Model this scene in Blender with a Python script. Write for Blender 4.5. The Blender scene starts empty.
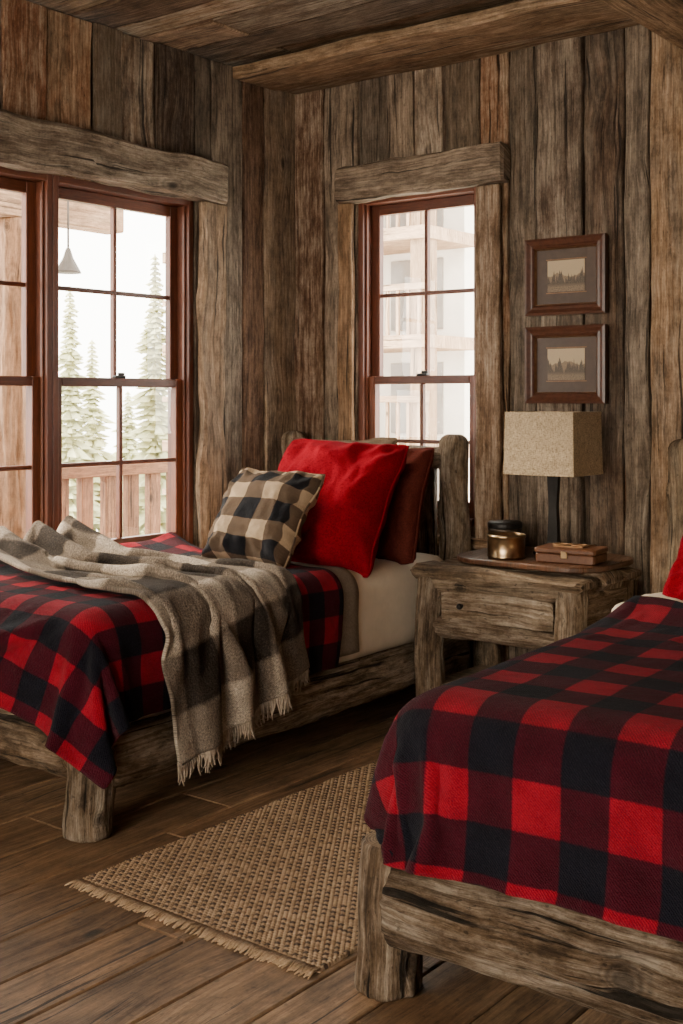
import bpy, bmesh, math, random
from mathutils import Vector, Matrix, noise
random.seed(11)
V = Vector
scene = bpy.context.scene

# ------------------------------------------------------------------ helpers
def link(ob, parent=None):
    scene.collection.objects.link(ob)
    if parent is not None:
        ob.parent = parent
    return ob

def root(name):
    e = bpy.data.objects.new(name, None)
    e.empty_display_size = 0.1
    return link(e)

class MB:
    def __init__(s):
        s.v = []; s.f = []; s.uv = []; s.r = []; s.m = []; s.sm = []; s.kn = {}
    def face(s, idx, uvs, rnd=0.5, mat=0, smooth=False):
        s.f.append(tuple(idx)); s.uv.append(list(uvs)); s.r.append(rnd); s.m.append(mat); s.sm.append(smooth)
    def rings(s, rings, us, vs, rnd=0.5, mat=0, smooth=True, caps=True, capmat=None, close=True, kv=None):
        base = len(s.v); n = len(rings[0])
        for i, R in enumerate(rings):
            if kv:
                for k in range(n):
                    if kv[i][k] > 0.002: s.kn[len(s.v)+k] = kv[i][k]
            s.v.extend([tuple(p) for p in R])
        for i in range(len(rings) - 1):
            for k in range(n if close else n - 1):
                k2 = (k + 1) % n
                a = base + i * n + k; b = base + i * n + k2
                c = base + (i + 1) * n + k2; d = base + (i + 1) * n + k
                s.face((a, b, c, d), [(us[k], vs[i]), (us[k + 1], vs[i]), (us[k + 1], vs[i + 1]), (us[k], vs[i + 1])], rnd, mat, smooth)
        if caps:
            cm = mat if capmat is None else capmat
            for ri, flip in ((0, True), (len(rings) - 1, False)):
                R = rings[ri]
                c = sum((V(p) for p in R), V((0, 0, 0))) / n
                ci = len(s.v); s.v.append(tuple(c))
                e1 = (V(R[0]) - c)
                if e1.length < 1e-9: e1 = V((1, 0, 0))
                e1.normalize()
                nrm = (V(R[0]) - c).cross(V(R[n // 4]) - c)
                if nrm.length < 1e-12: nrm = V((0, 0, 1))
                nrm.normalize(); e2 = nrm.cross(e1)
                for k in range(n):
                    k2 = (k + 1) % n
                    a = base + ri * n + k; b = base + ri * n + k2
                    pa = V(R[k]) - c; pb = V(R[k2]) - c
                    ua = (pa.dot(e1), pa.dot(e2)); ub = (pb.dot(e1), pb.dot(e2))
                    if flip: s.face((b, a, ci), [ub, ua, (0, 0)], rnd, cm, False)
                    else: s.face((a, b, ci), [ua, ub, (0, 0)], rnd, cm, False)
    def obj(s, name, mats, parent=None, recalc=True):
        me = bpy.data.meshes.new(name)
        me.from_pydata(s.v, [], s.f)
        uvl = me.uv_layers.new(name="UVMap")
        flat = []
        for u in s.uv:
            for q in u: flat.extend(q)
        uvl.data.foreach_set("uv", flat)
        at = me.attributes.new("rnd", 'FLOAT', 'FACE')
        at.data.foreach_set("value", s.r)
        if s.kn:
            ak = me.attributes.new("kn", 'FLOAT', 'POINT')
            ak.data.foreach_set("value", [s.kn.get(i, 0.0) for i in range(len(s.v))])
        for m in mats: me.materials.append(m)
        me.polygons.foreach_set("material_index", s.m)
        me.polygons.foreach_set("use_smooth", s.sm)
        me.update()
        if recalc:
            bm = bmesh.new(); bm.from_mesh(me)
            bmesh.ops.recalc_face_normals(bm, faces=bm.faces)
            bm.to_mesh(me); bm.free()
        ob = bpy.data.objects.new(name, me)
        return link(ob, parent)

def board(mb, p0, p1, wdir, tdir, w, t, rnd=None, ch=0.004, seg=0.3, jit=0.0015, mat=0):
    p0 = V(p0); p1 = V(p1); wd = V(wdir).normalized(); td = V(tdir).normalized()
    if rnd is None: rnd = random.random()
    L = (p1 - p0).length; d = (p1 - p0) / max(L, 1e-9)
    ch = min(ch, w * 0.3, t * 0.3)
    prof = [(-w/2 + ch, -t/2), (w/2 - ch, -t/2), (w/2, -t/2 + ch), (w/2, t/2 - ch), (w/2 - ch, t/2), (-w/2 + ch, t/2), (-w/2, t/2 - ch), (-w/2, -t/2 + ch)]
    us = [0]
    for k in range(8):
        a = prof[k]; b = prof[(k + 1) % 8]
        us.append(us[-1] + math.hypot(a[0]-b[0], a[1]-b[1]))
    n = max(1, int(L / seg))
    ts = [0, min(ch, L*0.2)] + [L * i / n for i in range(1, n)] + [L - min(ch, L*0.2), L]
    rings = []
    sd = random.random() * 100
    for i, tt in enumerate(ts):
        sh = ch if i in (0, len(ts) - 1) else 0
        R = []
        for (a, b) in prof:
            aa = a - math.copysign(sh, a) if sh else a
            bb = b - math.copysign(sh, b) if sh else b
            if not sh and jit:
                aa += jit * (noise.noise(V((tt * 3 + sd, a * 20, b * 20))) * 1.6 + noise.noise(V((tt * 14 + sd, a * 20, b * 20))) * 0.7)
                bb += jit * noise.noise(V((tt * 3, a * 20 + sd, b * 20 + 7))) * 1.6
            R.append(p0 + d * tt + wd * aa + td * bb)
        rings.append(R)
    off = (sd, sd * 0.37)
    mb.rings(rings, [u + off[0] for u in us], [x + off[1] for x in ts], rnd, mat, False, True)

def abox(mb, x0, x1, y0, y1, z0, z1, rnd=None, ch=0.003, mat=0, jit=0.0, seg=0.3):
    c = V(((x0+x1)/2, (y0+y1)/2, (z0+z1)/2)); d = (abs(x1-x0), abs(y1-y0), abs(z1-z0))
    ax = [V((1,0,0)), V((0,1,0)), V((0,0,1))]
    k = d.index(max(d)); o = [i for i in range(3) if i != k]
    w, t = (o[0], o[1]) if d[o[0]] >= d[o[1]] else (o[1], o[0])
    board(mb, c - ax[k]*d[k]/2, c + ax[k]*d[k]/2, ax[w], ax[t], d[w], d[t], rnd, ch, seg, jit, mat)

def log(mb, p0, p1, r0, r1=None, rnd=None, na=64, seg=0.016, bend=0.006, rough=1.0, round_top=False, mat=0, capmat=1, xk=()):
    p0 = V(p0); p1 = V(p1)
    if r1 is None: r1 = r0
    if rnd is None: rnd = random.random()
    L = (p1 - p0).length; d = (p1 - p0).normalized()
    ref = V((0, 0, 1)) if abs(d.z) < 0.8 else V((0, 1, 0))
    e1 = d.cross(ref).normalized(); e2 = d.cross(e1).normalized()
    sd = random.random() * 50
    n = max(4, int(L / seg))
    ts = [0.0, 0.006, 0.015] + [0.02 + (L - 0.04) * i / n for i in range(n + 1)] + [L - 0.012, L - 0.005, L]
    cracks = [(random.uniform(0, 6.28), random.uniform(0, L), random.uniform(0.15, 0.5), random.uniform(0.08, 0.17)) for _ in range(int(7 + L * 6))]
    knots = [(random.uniform(0, 6.28), random.uniform(0.05, L), random.uniform(0.10, 0.2), random.uniform(0.016, 0.03)) for _ in range(int(2 + L * 3))] + list(xk)
    rings = []; kvs = []
    for tt in ts:
        f = tt / L
        r = r0 + (r1 - r0) * f
        e = min(tt, L - tt)
        if e < 0.015: r *= 0.90 + 0.10 * math.sqrt(max(0, 1 - (1 - e / 0.015) ** 2))
        if round_top and L - tt < r * 0.6:
            q = 1 - (L - tt) / (r * 0.6); r *= math.sqrt(max(0.1, 1 - q * q * 0.75))
        off = e1 * bend * noise.noise(V((f * 2 + sd, 1, 2))) * 2 + e2 * bend * noise.noise(V((f * 2 + sd, 5, 9))) * 2
        R = []; KV = []
        for k in range(na):
            th = 2 * math.pi * k / na
            c, s_ = math.cos(th), math.sin(th)
            q = 1 + rough * (0.07 * noise.noise(V((c * 1.0 + sd, s_ * 1.0, tt * 2.5)))
                             + 0.08 * noise.noise(V((c * 3.5 + sd, s_ * 3.5, tt * 1.9)))
                             + 0.085 * noise.noise(V((c * 9 + sd, s_ * 9, tt * 5.0)))
                             + 0.045 * noise.noise(V((c * 20 + sd, s_ * 20, tt * 12.0))))
            for (ca, cl, cw, cd) in cracks:
                da = abs((th + 0.12*math.sin(tt*9+ca) - ca + math.pi) % (2*math.pi) - math.pi)
                if da < 0.13 and abs(tt - cl) < cw:
                    q -= rough * cd * max(0, 1 - da/0.13)**1.3 * (1 - abs(tt-cl)/cw)**0.7
            kv = 0
            for (ka, kl, kh, kr) in knots:
                da = abs((th - ka + math.pi) % (2*math.pi) - math.pi) * r0
                dd = (da*da*1.4 + (tt-kl)**2*0.8) / (kr**2)
                if dd < 7:
                    q += rough * kh * (math.exp(-dd) - 0.6*math.exp(-dd*5)); kv = max(kv, math.exp(-dd*0.8))
            R.append(p0 + d * tt + off + (e1 * c + e2 * s_) * r * q); KV.append(kv)
        rings.append(R); kvs.append(KV)
    us = [sd + 2 * math.pi * k / na * r0 for k in range(na + 1)]
    mb.rings(rings, us, [t + sd * 0.7 for t in ts], rnd, mat, True, True, capmat, True, kvs)

def cyl(mb, c0, c1, radii, ts, na=40, rnd=0.5, mat=0, smooth=True, caps=True):
    c0 = V(c0); c1 = V(c1); d = (c1 - c0)
    L = d.length; d.normalize()
    ref = V((0, 0, 1)) if abs(d.z) < 0.8 else V((0, 1, 0))
    e1 = d.cross(ref).normalized(); e2 = d.cross(e1).normalized()
    rings = [[c0 + d * L * t + (e1 * math.cos(2*math.pi*k/na) + e2 * math.sin(2*math.pi*k/na)) * r for k in range(na)] for r, t in zip(radii, ts)]
    mb.rings(rings, [2*math.pi*k/na*max(radii) for k in range(na+1)], [t * L for t in ts], rnd, mat, smooth, caps)

def tube(mb, pts, rad, na=6, rnd=0.5, mat=0):
    rings = []; vs = [0]
    for i, p in enumerate(pts):
        p = V(p)
        a = V(pts[max(0, i-1)]); b = V(pts[min(len(pts)-1, i+1)])
        d = (b - a).normalized()
        ref = V((0, 0, 1)) if abs(d.z) < 0.9 else V((0, 1, 0))
        e1 = d.cross(ref).normalized(); e2 = d.cross(e1)
        r = rad[i] if isinstance(rad, (list, tuple)) else rad
        rings.append([p + (e1*math.cos(2*math.pi*k/na) + e2*math.sin(2*math.pi*k/na)) * r for k in range(na)])
        if i: vs.append(vs[-1] + (p - V(pts[i-1])).length)
    mb.rings(rings, [k * 0.003 for k in range(na+1)], vs, rnd, mat, True, True)

# ------------------------------------------------------------------ materials
def nd(nt, typ, ins=None, **attrs):
    n = nt.nodes.new(typ)
    for k, v in attrs.items(): setattr(n, k, v)
    if ins:
        for k, v in ins.items():
            s = n.inputs[k]
            if isinstance(v, bpy.types.NodeSocket): nt.links.new(v, s)
            else: s.default_value = v
    return n
def M(nt, op, a, b=None, c=None, clamp=False):
    ins = {0: a}
    if b is not None: ins[1] = b
    if c is not None: ins[2] = c
    return nd(nt, 'ShaderNodeMath', ins, operation=op, use_clamp=clamp).outputs[0]
def VM(nt, op, a, b):
    return nd(nt, 'ShaderNodeVectorMath', {0: a, 1: b}, operation=op).outputs[0]
def MR(nt, v, a, b, c, d):
    return nd(nt, 'ShaderNodeMapRange', {0: v, 1: a, 2: b, 3: c, 4: d}).outputs[0]
def MIX(nt, f, a, b, blend='MIX'):
    n = nd(nt, 'ShaderNodeMix', {0: f}, data_type='RGBA', blend_type=blend)
    for i, v in ((6, a), (7, b)):
        if isinstance(v, bpy.types.NodeSocket): nt.links.new(v, n.inputs[i])
        else: n.inputs[i].default_value = (*v, 1) if len(v) == 3 else v
    return n.outputs[2]
def MULV(nt, col, val):
    return nd(nt, 'ShaderNodeVectorMath', {0: col, 'Scale': val}, operation='SCALE').outputs[0]
def NOISE(nt, vec, scale=1.0, detail=4, rough=0.6, dist=0.0):
    return nd(nt, 'ShaderNodeTexNoise', {'Vector': vec, 'Scale': scale, 'Detail': detail, 'Roughness': rough, 'Distortion': dist}).outputs[0]
def RAMP(nt, fac, cols, interp='CONSTANT', pos=None):
    n = nd(nt, 'ShaderNodeValToRGB', {0: fac})
    cr = n.color_ramp; cr.interpolation = interp
    k = len(cols)
    for i, c in enumerate(cols):
        p = pos[i] if pos else i / k
        if i < 2: e = cr.elements[i]; e.position = p
        else: e = cr.elements.new(p)
        e.color = (*c, 1)
    return n.outputs[0]
def newmat(name):
    m = bpy.data.materials.new(name); m.use_nodes = True
    nt = m.node_tree; nt.nodes.clear()
    out = nd(nt, 'ShaderNodeOutputMaterial')
    b = nd(nt, 'ShaderNodeBsdfPrincipled')
    nt.links.new(b.outputs[0], out.inputs[0])
    return m, nt, b
def setin(nt, b, k, v):
    if isinstance(v, bpy.types.NodeSocket): nt.links.new(v, b.inputs[k])
    else: b.inputs[k].default_value = v

def wood(name, cols, cols2, rough=0.72, bump=0.5, gs=1.0, dark=0.4, knots=1.0, spec=0.22, crackd=0.2, bdist=0.006, grey=None, greyamt=0.5, stain=0.6, saw=0.03, crackw=-0.01, warp=0.035, bright=(0.8, 1.15), bright_hi=1.35, speck=0.35, finec=(0.68, 1.3)):
    m, nt, b = newmat(name)
    uv = nd(nt, 'ShaderNodeTexCoord').outputs['UV']
    rnd = nd(nt, 'ShaderNodeAttribute', attribute_name='rnd').outputs['Fac']
    kn = nd(nt, 'ShaderNodeAttribute', attribute_name='kn').outputs['Fac']
    off = nd(nt, 'ShaderNodeCombineXYZ', {0: M(nt, 'MULTIPLY', rnd, 37.1), 1: M(nt, 'MULTIPLY', rnd, 91.7), 2: M(nt, 'MULTIPLY', rnd, 53.3)}).outputs[0]
    P = VM(nt, 'ADD', uv, off)
    w = NOISE(nt, VM(nt, 'MULTIPLY', P, (4, 1.5, 1)), 1, 3)
    w = M(nt, 'MULTIPLY', M(nt, 'SUBTRACT', w, 0.5), warp)
    vor = nd(nt, 'ShaderNodeTexVoronoi', {'Vector': VM(nt, 'MULTIPLY', P, (4.0, 1.9, 1)), 'Scale': 1.0}, feature='F1')
    pick = M(nt, 'MULTIPLY', M(nt, 'GREATER_THAN', nd(nt, 'ShaderNodeSeparateColor', {0: vor.outputs['Color']}).outputs[0], 0.5), knots)
    kd = M(nt, 'ADD', vor.outputs['Distance'], M(nt, 'MULTIPLY', w, 0.8))
    kwide = M(nt, 'MULTIPLY', MR(nt, kd, 0.05, 0.40, 1, 0), pick)
    kmask = M(nt, 'MULTIPLY', MR(nt, kd, 0.05, 0.10, 1, 0), pick)
    w2 = M(nt, 'ADD', M(nt, 'ADD', w, M(nt, 'MULTIPLY', kwide, 0.03)), M(nt, 'MULTIPLY', kn, 0.02))
    P2 = VM(nt, 'ADD', P, nd(nt, 'ShaderNodeCombineXYZ', {0: w2}).outputs[0])
    grain = NOISE(nt, VM(nt, 'MULTIPLY', P2, (75*gs, 2.2, 1)), 1, 9, 0.74)
    fine = NOISE(nt, VM(nt, 'MULTIPLY', P2, (260*gs, 14, 1)), 1, 4, 0.75)
    crack = NOISE(nt, VM(nt, 'MULTIPLY', P2, (42*gs, 1.0, 1)), 1, 6, 0.6)
    cm = MR(nt, crack, 0.375+crackw, 0.405+crackw, 0, 1)
    blot = NOISE(nt, VM(nt, 'MULTIPLY', P2, (8, 1.6, 1)), 1, 9, 0.72)
    iso = NOISE(nt, VM(nt, 'MULTIPLY', P, (13, 5, 1)), 1, 10, 0.78)
    spk = NOISE(nt, VM(nt, 'MULTIPLY', P, (95, 38, 1)), 1, 2, 0.5)
    spm = MR(nt, spk, 0.30, 0.36, 1-speck, 1)
    h1 = M(nt, 'FRACT', M(nt, 'MULTIPLY', rnd, 17.31)); h2 = M(nt, 'FRACT', M(nt, 'MULTIPLY', rnd, 43.77))
    h3 = M(nt, 'FRACT', M(nt, 'MULTIPLY', rnd, 71.13)); h4 = M(nt, 'FRACT', M(nt, 'MULTIPLY', rnd, 131.71))
    c1 = RAMP(nt, h1, cols); c2 = RAMP(nt, h2, cols2)
    col = MIX(nt, MR(nt, blot, 0.44, 0.60, 0, 0.8), c1, c2)
    if grey is not None:
        ga = M(nt, 'MULTIPLY', MR(nt, M(nt, 'ADD', M(nt, 'MULTIPLY', grain, 0.5), M(nt, 'MULTIPLY', iso, 0.5)), 0.45, 0.58, 0, 1), M(nt, 'MULTIPLY', M(nt, 'ADD', h3, 0.15, None, True), greyamt))
        col = MIX(nt, ga, col, grey)
    g = MR(nt, grain, 0.33, 0.66, dark, bright_hi)
    f = MR(nt, fine, 0.3, 0.7, finec[0], finec[1])
    k = MR(nt, kmask, 0, 1, 1, 0.22)
    kr = MR(nt, M(nt, 'SINE', M(nt, 'MULTIPLY', kd, 90)), -1, 1, 0.75, 1.1)
    kring = M(nt, 'ADD', M(nt, 'MULTIPLY', MR(nt, kwide, 0.45, 0.8, 0, 1), M(nt, 'SUBTRACT', kr, 1.0)), 1.0)
    knr = M(nt, 'MULTIPLY', MR(nt, kn, 0.2, 0.95, 1, 0.38), M(nt, 'ADD', 1.0, M(nt, 'MULTIPLY', MR(nt, kn, 0.15, 0.4, 0, 0.22), M(nt, 'SINE', M(nt, 'ADD', M(nt, 'MULTIPLY', iso, 8), M(nt, 'MULTIPLY', kn, 22))))))
    c = M(nt, 'MULTIPLY', MR(nt, cm, 0, 1, crackd, 1), M(nt, 'MULTIPLY', spm, knr))
    st = MR(nt, iso, 0.38, 0.60, stain, 1.18)
    sp = nd(nt, 'ShaderNodeSeparateXYZ', {0: P})
    sw = M(nt, 'SINE', M(nt, 'ADD', M(nt, 'MULTIPLY', sp.outputs[1], 420), M(nt, 'MULTIPLY', iso, 14)))
    swm = M(nt, 'MULTIPLY', MR(nt, sw, -1, 1, 1-saw, 1+saw*0.6), MR(nt, h4, 0, 1, bright[0], bright[1]))
    tot = M(nt, 'MULTIPLY', M(nt, 'MULTIPLY', M(nt, 'MULTIPLY', g, f), M(nt, 'MULTIPLY', k, c)), M(nt, 'MULTIPLY', M(nt, 'MULTIPLY', st, swm), kring))
    setin(nt, b, 'Base Color', MULV(nt, col, tot))
    setin(nt, b, 'Roughness', MR(nt, grain, 0.3, 0.7, min(1, rough+0.12), rough-0.1))
    b.inputs['Specular IOR Level'].default_value = spec
    hgt = M(nt, 'ADD', M(nt, 'MULTIPLY', grain, 0.9), M(nt, 'ADD', M(nt, 'MULTIPLY', fine, 0.35), M(nt, 'ADD', M(nt, 'MULTIPLY', cm, 0.5), M(nt, 'MULTIPLY', iso, 0.6))))
    bp = nd(nt, 'ShaderNodeBump', {'Strength': bump, 'Distance': bdist, 'Height': hgt})
    nt.links.new(bp.outputs[0], b.inputs['Normal'])
    return m

def endgrain(name, col):
    m, nt, b = newmat(name)
    uv = nd(nt, 'ShaderNodeTexCoord').outputs['UV']
    n = NOISE(nt, uv, 30, 4)
    d = nd(nt, 'ShaderNodeVectorMath', {0: uv}, operation='LENGTH').outputs['Value']
    ring = M(nt, 'SINE', M(nt, 'ADD', M(nt, 'MULTIPLY', d, 900), M(nt, 'MULTIPLY', n, 7)))
    v = M(nt, 'MULTIPLY', MR(nt, ring, -1, 1, 0.6, 1.1), MR(nt, NOISE(nt, uv, 60, 6), 0.3, 0.7, 0.5, 1.2))
    setin(nt, b, 'Base Color', MULV(nt, MIX(nt, 0.0, col, col), v))
    b.inputs['Roughness'].default_value = 0.85
    bp = nd(nt, 'ShaderNodeBump', {'Strength': 0.5, 'Distance': 0.004, 'Height': v}); nt.links.new(bp.outputs[0], b.inputs['Normal'])
    return m

def simple(name, col, rough=0.5, metal=0.0, nscale=30, namp=0.25, bump=0.2, bdist=0.002, sheen=0, coord='Object', spec=0.4):
    m, nt, b = newmat(name)
    co = nd(nt, 'ShaderNodeTexCoord').outputs[coord]
    n = NOISE(nt, co, nscale, 6, 0.65)
    setin(nt, b, 'Base Color', MULV(nt, MIX(nt, 0.0, col, col), MR(nt, n, 0.3, 0.7, 1-namp, 1+namp)))
    b.inputs['Roughness'].default_value = rough; b.inputs['Metallic'].default_value = metal
    b.inputs['Specular IOR Level'].default_value = spec
    if sheen: b.inputs['Sheen Weight'].default_value = sheen; b.inputs['Sheen Roughness'].default_value = 0.5; b.inputs['Sheen Tint'].default_value = (*[min(1, c*2.0+0.08) for c in col], 1)
    if bump:
        bp = nd(nt, 'ShaderNodeBump', {'Strength': bump, 'Distance': bdist, 'Height': n}); nt.links.new(bp.outputs[0], b.inputs['Normal'])
    return m

def linen(name, col, lo=0.55, hi=1.4, fr=(60, 380), spec=0.08):
    m, nt, b = newmat(name)
    co = nd(nt, 'ShaderNodeTexCoord').outputs['Object']
    a = NOISE(nt, VM(nt, 'MULTIPLY', co, (fr[0], fr[0], fr[1])), 1, 3, 0.7)
    c = NOISE(nt, VM(nt, 'MULTIPLY', co, (fr[1], fr[1], fr[0])), 1, 3, 0.7)
    big = NOISE(nt, co, 26, 6, 0.75)
    v = M(nt, 'ADD', a, c)
    setin(nt, b, 'Base Color', MULV(nt, MIX(nt, 0.0, col, col), M(nt, 'MULTIPLY', MR(nt, v, 0.7, 1.3, lo, hi), MR(nt, big, 0.3, 0.7, 0.82, 1.15))))
    b.inputs['Roughness'].default_value = 0.98; b.inputs['Specular IOR Level'].default_value = spec
    bp = nd(nt, 'ShaderNodeBump', {'Strength': 0.8, 'Distance': 0.003, 'Height': M(nt, 'ADD', v, M(nt, 'MULTIPLY', big, 1.5))}); nt.links.new(bp.outputs[0], b.inputs['Normal'])
    return m

def plaid(name, per, A, B, C, fuzz=0.35, off=(0, 0), sheen=0.03, dutyu=0.5, mottle=260, soft=0.01, jit=0.003, fuzzcol=(0.12, 0.055, 0.06)):
    m, nt, b = newmat(name)
    uv = nd(nt, 'ShaderNodeTexCoord').outputs['UV']
    nz = nd(nt, 'ShaderNodeTexNoise', {'Vector': uv, 'Scale': 240.0, 'Detail': 2.0})
    j = VM(nt, 'MULTIPLY', VM(nt, 'SUBTRACT', nz.outputs['Color'], (0.5, 0.5, 0.5)), (jit*2, jit*2, 0))
    P = VM(nt, 'ADD', VM(nt, 'ADD', uv, (off[0], off[1], 0)), j)
    sp = nd(nt, 'ShaderNodeSeparateXYZ', {0: P})
    def stripe(x):
        t = M(nt, 'PINGPONG', M(nt, 'DIVIDE', x, per), 0.5)
        return MR(nt, t, dutyu/2 - soft, dutyu/2 + soft, 0, 1)
    su = stripe(sp.outputs[0]); sv = stripe(sp.outputs[1])
    val = M(nt, 'MULTIPLY', M(nt, 'ADD', su, sv), 0.5)
    col = RAMP(nt, val, [A, B, C], 'LINEAR', [0.0, 0.5, 1.0])
    n1 = NOISE(nt, uv, mottle, 3, 0.7); n2 = NOISE(nt, uv, 9, 5, 0.65)
    tw = nd(nt, 'ShaderNodeTexWave', {'Vector': uv, 'Scale': 85.0, 'Distortion': 2.5, 'Detail': 1.0}, bands_direction='DIAGONAL').outputs[1]
    v = M(nt, 'MULTIPLY', MR(nt, n1, 0.3, 0.7, 1-fuzz, 1+fuzz), MR(nt, n2, 0.3, 0.7, 0.68, 1.22))
    v = M(nt, 'MULTIPLY', v, MR(nt, tw, 0, 1, 0.78, 1.15))
    fz = MIX(nt, MR(nt, n1, 0.56, 0.8, 0, 0.2), MULV(nt, col, v), fuzzcol)
    setin(nt, b, 'Base Color', fz)
    b.inputs['Roughness'].default_value = 0.95; b.inputs['Specular IOR Level'].default_value = 0.06
    b.inputs['Sheen Weight'].default_value = sheen; b.inputs['Sheen Roughness'].default_value = 0.6
    bp = nd(nt, 'ShaderNodeBump', {'Strength': 0.9, 'Distance': 0.004, 'Height': M(nt, 'ADD', n1, M(nt, 'ADD', M(nt, 'MULTIPLY', tw, 0.3), M(nt, 'MULTIPLY', NOISE(nt, uv, 36, 5, 0.7), 3.0)))})
    nt.links.new(bp.outputs[0], b.inputs['Normal'])
    return m

GREY = (0.26, 0.208, 0.158)
wall_m = wood('barnwood_wall', [(0.24,0.110,0.049), (0.135,0.062,0.031), (0.30,0.175,0.09), (0.20,0.098,0.047), (0.25,0.185,0.13), (0.105,0.052,0.029), (0.25,0.098,0.042), (0.22,0.162,0.115), (0.16,0.083,0.043), (0.31,0.215,0.135)],
              [(0.15,0.083,0.048), (0.22,0.158,0.107), (0.17,0.09,0.047), (0.245,0.165,0.10), (0.18,0.135,0.098), (0.21,0.108,0.053)], bump=1.0, dark=0.38, grey=GREY, greyamt=1.0, stain=0.42, crackd=0.2, crackw=-0.018, bright=(0.42, 1.38), bright_hi=1.4, bdist=0.009)
ceil_m = wood('ceiling_wood', [(0.33,0.19,0.10), (0.23,0.135,0.073), (0.37,0.24,0.142), (0.16,0.09,0.052)], [(0.26,0.175,0.11), (0.33,0.24,0.16), (0.19,0.115,0.067)], dark=0.42, grey=(0.32,0.265,0.205), greyamt=1.0, crackw=-0.015, bright=(0.45, 1.3), stain=0.45)
beam_m = wood('beam_wood', [(0.33,0.195,0.103), (0.37,0.235,0.136)], [(0.28,0.185,0.11), (0.34,0.245,0.16)], dark=0.42, grey=(0.31,0.255,0.195), greyamt=1.0, crackw=-0.01, stain=0.45)
casing_m = wood('casing_wood', [(0.29,0.168,0.086), (0.23,0.128,0.065), (0.26,0.168,0.10)], [(0.24,0.173,0.12), (0.19,0.112,0.062)], dark=0.42, grey=GREY, greyamt=0.9, crackw=-0.01, stain=0.45)
header_m = wood('header_wood', [(0.25,0.178,0.12), (0.22,0.153,0.10)], [(0.29,0.223,0.16), (0.21,0.158,0.112)], dark=0.42, grey=(0.31,0.255,0.2), greyamt=1.0, crackw=-0.005, stain=0.45)
log_m = wood('log_wood', [(0.35,0.225,0.125), (0.30,0.19,0.105), (0.38,0.26,0.155), (0.27,0.17,0.095)], [(0.22,0.148,0.092), (0.34,0.26,0.175), (0.165,0.105,0.062)], dark=0.28, bump=1.0, gs=0.75, crackd=0.12, bdist=0.022, grey=(0.34,0.285,0.225), greyamt=1.0, stain=0.32, saw=0.0, crackw=0.003, warp=0.07, speck=0.5)
logend_m = endgrain('log_end_grain', (0.30,0.20,0.115))
floor_m = wood('floor_wood', [(0.27,0.160,0.085), (0.22,0.127,0.066), (0.31,0.192,0.108), (0.24,0.144,0.077)], [(0.19,0.113,0.061), (0.285,0.183,0.107), (0.225,0.135,0.072)], rough=0.52, bump=0.35, dark=0.52, spec=0.35, stain=0.5, saw=0.02, crackw=-0.03, bright=(0.68,1.2), bright_hi=1.28, finec=(0.76, 1.22))
win_m = wood('window_frame_wood', [(0.105,0.030,0.013), (0.092,0.026,0.012)], [(0.13,0.040,0.017), (0.083,0.024,0.012)], rough=0.42, bump=0.12, dark=0.75, knots=0, spec=0.4, crackd=0.9, stain=0.85, saw=0, speck=0)
dark_m = wood('dark_polished_wood', [(0.095,0.042,0.02)], [(0.12,0.056,0.027), (0.08,0.035,0.018)], rough=0.33, bump=0.12, dark=0.6, spec=0.5, crackd=0.7, saw=0, speck=0)
ns_m = wood('nightstand_wood', [(0.30,0.195,0.113), (0.26,0.165,0.095), (0.33,0.22,0.135)], [(0.215,0.146,0.093), (0.29,0.214,0.14)], dark=0.33, bump=1.0, grey=(0.33,0.275,0.215), greyamt=1.0, stain=0.4, crackw=0.0, speck=0.5, bdist=0.012)

RA, RB, RC = (0.27,0.0045,0.017), (0.048,0.003,0.009), (0.006,0.006,0.011)
red_plaid = plaid('buffalo_plaid', 0.20, RA, RB, RC)
red_plaid2 = plaid('buffalo_plaid_b', 0.222, RA, RB, RC, off=(0.04, 0.03))
pil_plaid = plaid('tan_black_plaid', 0.165, (0.47,0.345,0.225), (0.115,0.078,0.052), (0.011,0.011,0.014), off=(0.02, 0.03), fuzz=0.25)
throw_m = plaid('grey_wool_plaid', 0.40, (0.36,0.30,0.24), (0.15,0.118,0.092), (0.026,0.019,0.015), off=(0.04, 0.02), fuzz=0.6, soft=0.02, jit=0.008, mottle=150, fuzzcol=(0.30,0.25,0.20))
fringe_m = simple('wool_fringe', (0.26,0.205,0.155), 0.95, nscale=60, namp=0.4, sheen=0.1)
sheet_m = simple('cream_sheet', (0.62,0.53,0.42), 0.9, nscale=14, namp=0.06, bump=0.3, bdist=0.01, sheen=0.05)
grey_m = simple('grey_blanket_wool', (0.18,0.145,0.112), 0.95, nscale=150, namp=0.3, sheen=0.05)
redp_m = linen('red_wool', (0.20,0.003,0.011), 0.55, 1.4, (110, 260), 0.03)
maroon_m = linen('maroon_wool', (0.078,0.016,0.011), 0.6, 1.3, (110, 260), 0.05)
taupe_m = simple('taupe_cotton', (0.17,0.12,0.08), 0.92, nscale=120, namp=0.2, bump=0.4, sheen=0.05, spec=0.1)
linen_m = linen('linen_shade', (0.40,0.305,0.20), 0.42, 1.5, (70, 300))
black_m = simple('blackened_metal', (0.02,0.018,0.017), 0.45, 0.6, namp=0.2)
brass_m = simple('aged_brass', (0.40,0.28,0.16), 0.28, 1.0, nscale=25, namp=0.25)
leather_m = simple('brown_leather', (0.10,0.038,0.016), 0.4, 0.0, nscale=60, namp=0.3)
frame_m = simple('picture_frame_dark', (0.070,0.027,0.015), 0.32, 0.0, nscale=40, namp=0.3)
mat_m = simple('picture_mat', (0.062,0.038,0.026), 0.4, nscale=30, namp=0.15)
gold_m = simple('frame_gilt', (0.22,0.12,0.055), 0.45, 0.5)

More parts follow.
